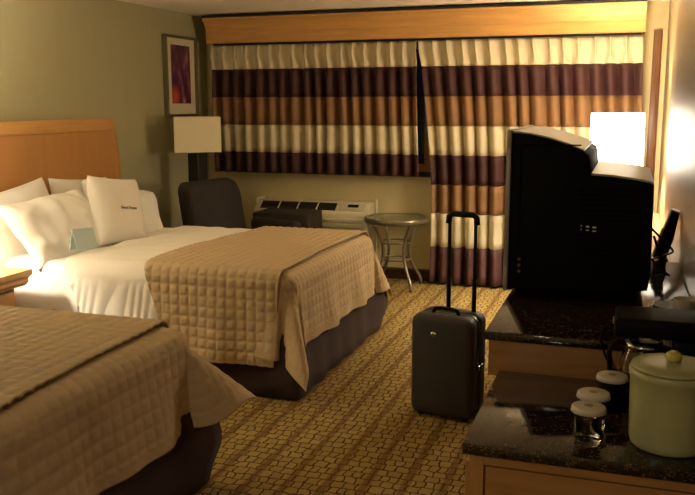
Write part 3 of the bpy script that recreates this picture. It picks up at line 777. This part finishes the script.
for k, (ya, za) in enumerate(((3.10, 1.12), (3.20, 1.02), (3.45, 1.10))):
    bm = bmesh.new(); pts = []
    for i in range(17):
        u = i/16; pts.append((.098+(.03+.025*k)*math.sin(PI*u)+.03*u, ya+(.12+.15*k)*u, za-(za-.905)*u-.05*math.sin(PI*u)*(1-u)))
    tube(bm, pts, .0045, 6); under(obj('cable', bm, 'black_matte', None, True), t)

# things on the dresser by the wall
t = thing('telephone', 'slim black telephone standing by the right wall behind the television', 'telephone', (.16, 4.15, .756))
bm = bmesh.new(); prism(bm, [(-.06, .001), (.065, .001), (.065, .03), (.035, .11), (-.005, .11), (-.055, .035)], 'y', -.075, .075, bev=.006); auto_smooth(obj('phone_base', bm, 'leather_black', t))
bm = bmesh.new(); prism(bm, [(-.030, .112), (.030, .112), (.056, .20), (.076, .325), (.040, .335), (.010, .245)], 'y', -.05, .05, bev=.008); h_ = auto_smooth(obj('handset', bm, 'leather_black', t))
bm = bmesh.new(); prism(bm, [(.039, .337), (.076, .327), (.078, .332), (.040, .343)], 'y', -.046, .046); obj('earpiece_trim', bm, 'silver_plastic', h_)
bm = bmesh.new(); prism(bm, [(-.036, .115), (-.0315, .114), (.0085, .245), (.004, .247)], 'y', -.03, .03); obj('face_plate', bm, 'silver_plastic', h_)
bm = bmesh.new(); pts = []
for k in range(90):
    u = k/89; a = k*1.15; pts.append((-.075-.05*math.sin(PI*u)+.009*math.cos(a), -.02-.09*u+.004*math.sin(a), .012+.10*(1-u)**2*.6+.009*math.sin(a)+.004))
tube(bm, pts, .0028, 5); obj('coiled_cord', bm, 'black_matte', t, True)
t = thing('supply_tray', 'clear plastic tray on the dresser beside the television', 'tray', (.155, 2.92, ZT))
bm = bmesh.new()
lathe(bm, [(0, .001), (.045, .001), (.055, .035), (.057, .037), (.053, .036), (.043, .005), (0, .005)], n=28); obj('dish', bm, 'clear_glass', t, True)
t = thing('paper_cup', 'white paper cup standing behind the coffee maker', 'cup', (.195, 2.80, ZT))
bm = bmesh.new(); lathe(bm, [(0, .001), (.026, .001), (.036, .085), (.038, .087), (.035, .088), (.025, .004), (0, .004)], n=28); obj('cup_body', bm, 'paper_white', t, True)

# ------------------------------------------------------------------ desk and lit lamp behind the television
t = thing('desk', 'wooden writing desk along the right wall behind the television', 'desk', (-.05, 5.4, 0))
bm = bmesh.new(); bx(bm, -.34, XR-.003, 4.05, 6.75, .725, .755, bev=.004); under(obj('desk_top', bm, 'cabinet_wood'), t)
for yy in (4.08, 6.69):
    bm = bmesh.new(); bx(bm, -.32, XR-.01, yy, yy+.03, 0, .7245); under(obj('side_panel', bm, 'cabinet_wood'), t)
bm = bmesh.new(); bx(bm, -.30, -.28, 4.12, 6.68, .62, .7245); under(obj('apron', bm, 'cabinet_wood'), t)
table_lamp('lit lamp with glowing white drum shade behind the television', (-.090, 6.25, .756), .375, .188, .180, .365, 'shade_lit', P_DESK, .05)

# ------------------------------------------------------------------ near counter
t = thing('counter_cabinet', 'low wooden counter with polished granite top in the foreground', 'cabinet', (-.05, 2.22, 0))
bm = bmesh.new(); bx(bm, -.352, XR-.002, 1.925, 2.525, ZN-.030, ZN, bev=.004); under(auto_smooth(obj('granite_top', bm, 'granite')), t)
bm = bmesh.new(); bx(bm, -.335, XR-.003, 1.95, 2.52, .06, ZN-.0305); under(obj('body', bm, 'cabinet_wood'), t)
bm = bmesh.new(); bx(bm, -.30, XR-.02, 1.98, 2.5, 0, .0595); under(obj('plinth', bm, 'black_trim'), t)
for dims, nm in (((-.335, -.300, 1.938, 1.9495, .06, .729), 'stile'), ((.205, XR-.003, 1.938, 1.9495, .06, .729), 'stile'), ((-.2995, .2045, 1.938, 1.9495, .705, .729), 'rail'), ((-.2995, .2045, 1.938, 1.9495, .06, .13), 'rail')):
    bm = bmesh.new(); bx(bm, *dims); under(obj(nm, bm, 'cabinet_wood_v' if nm == 'stile' else 'cabinet_wood'), t)
bm = bmesh.new(); bx(bm, -.294, .199, 1.942, 1.9495, .136, .699); under(obj('end_panel', bm, 'cabinet_wood'), t)
for i in range(2):
    ya = 1.965+i*.28
    bm = bmesh.new(); bx(bm, -.350, -.3355, ya, ya+.268, .09, .70, bev=.003); under(obj('door', bm, 'cabinet_wood_v'), t)

# ------------------------------------------------------------------ ice bucket, glasses, mug, coffee maker
t = thing('ice_bucket', 'cream lidded ice bucket with round yellow knob on the granite counter', 'ice bucket', (.127, 2.075, ZN))
bm = bmesh.new(); lathe(bm, [(0, .001), (.084, .001), (.089, .006), (.0925, .02), (.0955, .12), (.0965, .172), (.0995, .176), (.1, .190), (.096, .194), (.09, .193), (.088, .175), (.08, .02), (0, .015)], n=56)
obj('bucket_body', bm, 'bucket_cream', t, True)
bm = bmesh.new(); lathe(bm, [(0, .1945), (.094, .1945), (.097, .197), (.094, .203), (.06, .209), (0, .212)], n=56); ld_ = obj('lid', bm, 'bucket_cream', t, True)
bm = bmesh.new(); lathe(bm, [(0, .207), (.008, .208), (.010, .210), (.0165, .214), (.0195, .222), (.0165, .231), (.008, .236), (0, .237)], n=24); obj('lid_knob', bm, 'knob_yellow', ld_, True)
for a in (R(150), R(-30)):
    bm = bmesh.new(); bx(bm, -.006, .006, -.010, .010, -.012, .012, bev=.004); o = obj('handle_pivot', bm, 'bucket_cream', t, False, (.103*math.cos(a), .103*math.sin(a), .165)); o.rotation_euler = (0, 0, a)
def tumbler(label, loc, mat='clear_glass', dark=False):
    t = thing('tumbler' if not dark else 'mug', label, 'glass' if not dark else 'mug', loc, 0, 'paper capped drinking glasses' if not dark else None)
    bm = bmesh.new(); lathe(bm, [(0, .001), (.029, .001), (.0315, .004), (.0345, .088), (.0335, .0895), (.0325, .088), (.0295, .014), (0, .012)], n=32); obj('glass_body' if not dark else 'mug_body', bm, mat, t, True)
    bm = bmesh.new()
    prof = [(0, .0915), (.037, .0915), (.041, .083), (.0425, .083), (.040, .0945), (.037, .0965), (0, .097)]
    lathe(bm, prof, n=40); pc = obj('paper_cap', bm, 'paper_white', t, True)
    bm = bmesh.new(); lathe(bm, [(0, .0972), (.011, .0972), (.011, .0976), (0, .0976)], n=20); obj('cap_print', bm, 'paper_print', pc)
    return t
tumbler('clear glass with white paper cap standing nearest the counter edge', (-.061, 2.02, ZN))
tumbler('paper capped glass right behind the nearest clear glass', (-.054, 2.125, ZN))
m_ = tumbler('black mug with white paper cap left of the ice bucket', (-.012, 2.285, ZN), 'black_plastic', True)
tumbler('paper capped glass behind the ice bucket, only its cap showing', (.140, 2.235, ZN+.0))
t = thing('coffee_maker', 'black coffee maker behind the ice bucket', 'coffee maker', (.10, 2.43, ZN))
bm = bmesh.new(); bx(bm, -.115, .125, -.085, .085, .001, .03, bev=.006); auto_smooth(obj('base', bm, 'black_plastic', t))
bm = bmesh.new(); bx(bm, .045, .125, -.085, .085, .0305, .185, bev=.008); auto_smooth(obj('tower', bm, 'black_plastic', t))
bm = bmesh.new(); bx(bm, -.115, .125, -.088, .088, .1855, .240, bev=.014, seg=3); auto_smooth(obj('brew_head', bm, 'black_plastic', t))
bm = bmesh.new(); lathe(bm, [(0, .032), (.055, .032), (.066, .06), (.066, .10), (.05, .145), (.048, .165), (.045, .165), (.047, .145), (.063, .10), (.063, .06), (.052, .036), (0, .036)], (-.03, 0, 0), 32); cf = obj('carafe', bm, 'clear_glass', t, True)
bm = bmesh.new(); lathe(bm, [(.0505, .140), (.0525, .140), (.0525, .155), (.0505, .155), (.0505, .140)], (-.03, 0, 0), 32); obj('carafe_band', bm, 'metal_chrome', cf, True)
bm = bmesh.new(); tube(bm, [(-.083, 0, .15), (-.115, -.01, .15), (-.125, -.012, .12), (-.12, -.01, .07), (-.10, -.005, .06)], .008, 8); obj('carafe_handle', bm, 'black_plastic', cf, True)
bm = bmesh.new(); bx(bm, -.119, -.1155, -.05, -.03, .215, .235); obj('switch', bm, 'metal_chrome', t)
bm = bmesh.new(); tube(bm, [(-.06, .089, .20)]+[(-.06-.075*math.sin(PI*k/12)-.03*k/12, .089-.02*k/12, .20-.198*k/12+.045*math.sin(PI*k/12)) for k in range(1, 13)], .004, 6); obj('power_cord', bm, 'black_matte', t, True)

# ------------------------------------------------------------------ entry hall ceiling light behind the camera
t = thing('ceiling_light', 'small round hall ceiling light behind the camera', 'ceiling light', (-1.2, -.9, ZC-.07))
bm = bmesh.new(); lathe(bm, [(0, 0), (.10, .01), (.15, .045), (.155, .055), (0, .055)], n=32); obj('diffuser', bm, 'hall_diffuser', t, True)
bm = bmesh.new(); lathe(bm, [(0, .0555), (.16, .0555), (.16, .069), (0, .069)], n=32); obj('mount', bm, 'metal_bronze', t, True)
ld = bpy.data.lights.new('hall_light', 'AREA'); ld.shape = 'DISK'; ld.size = .3; ld.energy = P_HALL; ld.color = (1, .88, .69)
lo = bpy.data.objects.new('hall_light', ld); col.objects.link(lo); lo.parent = t; lo.location = (0, 0, -.01)
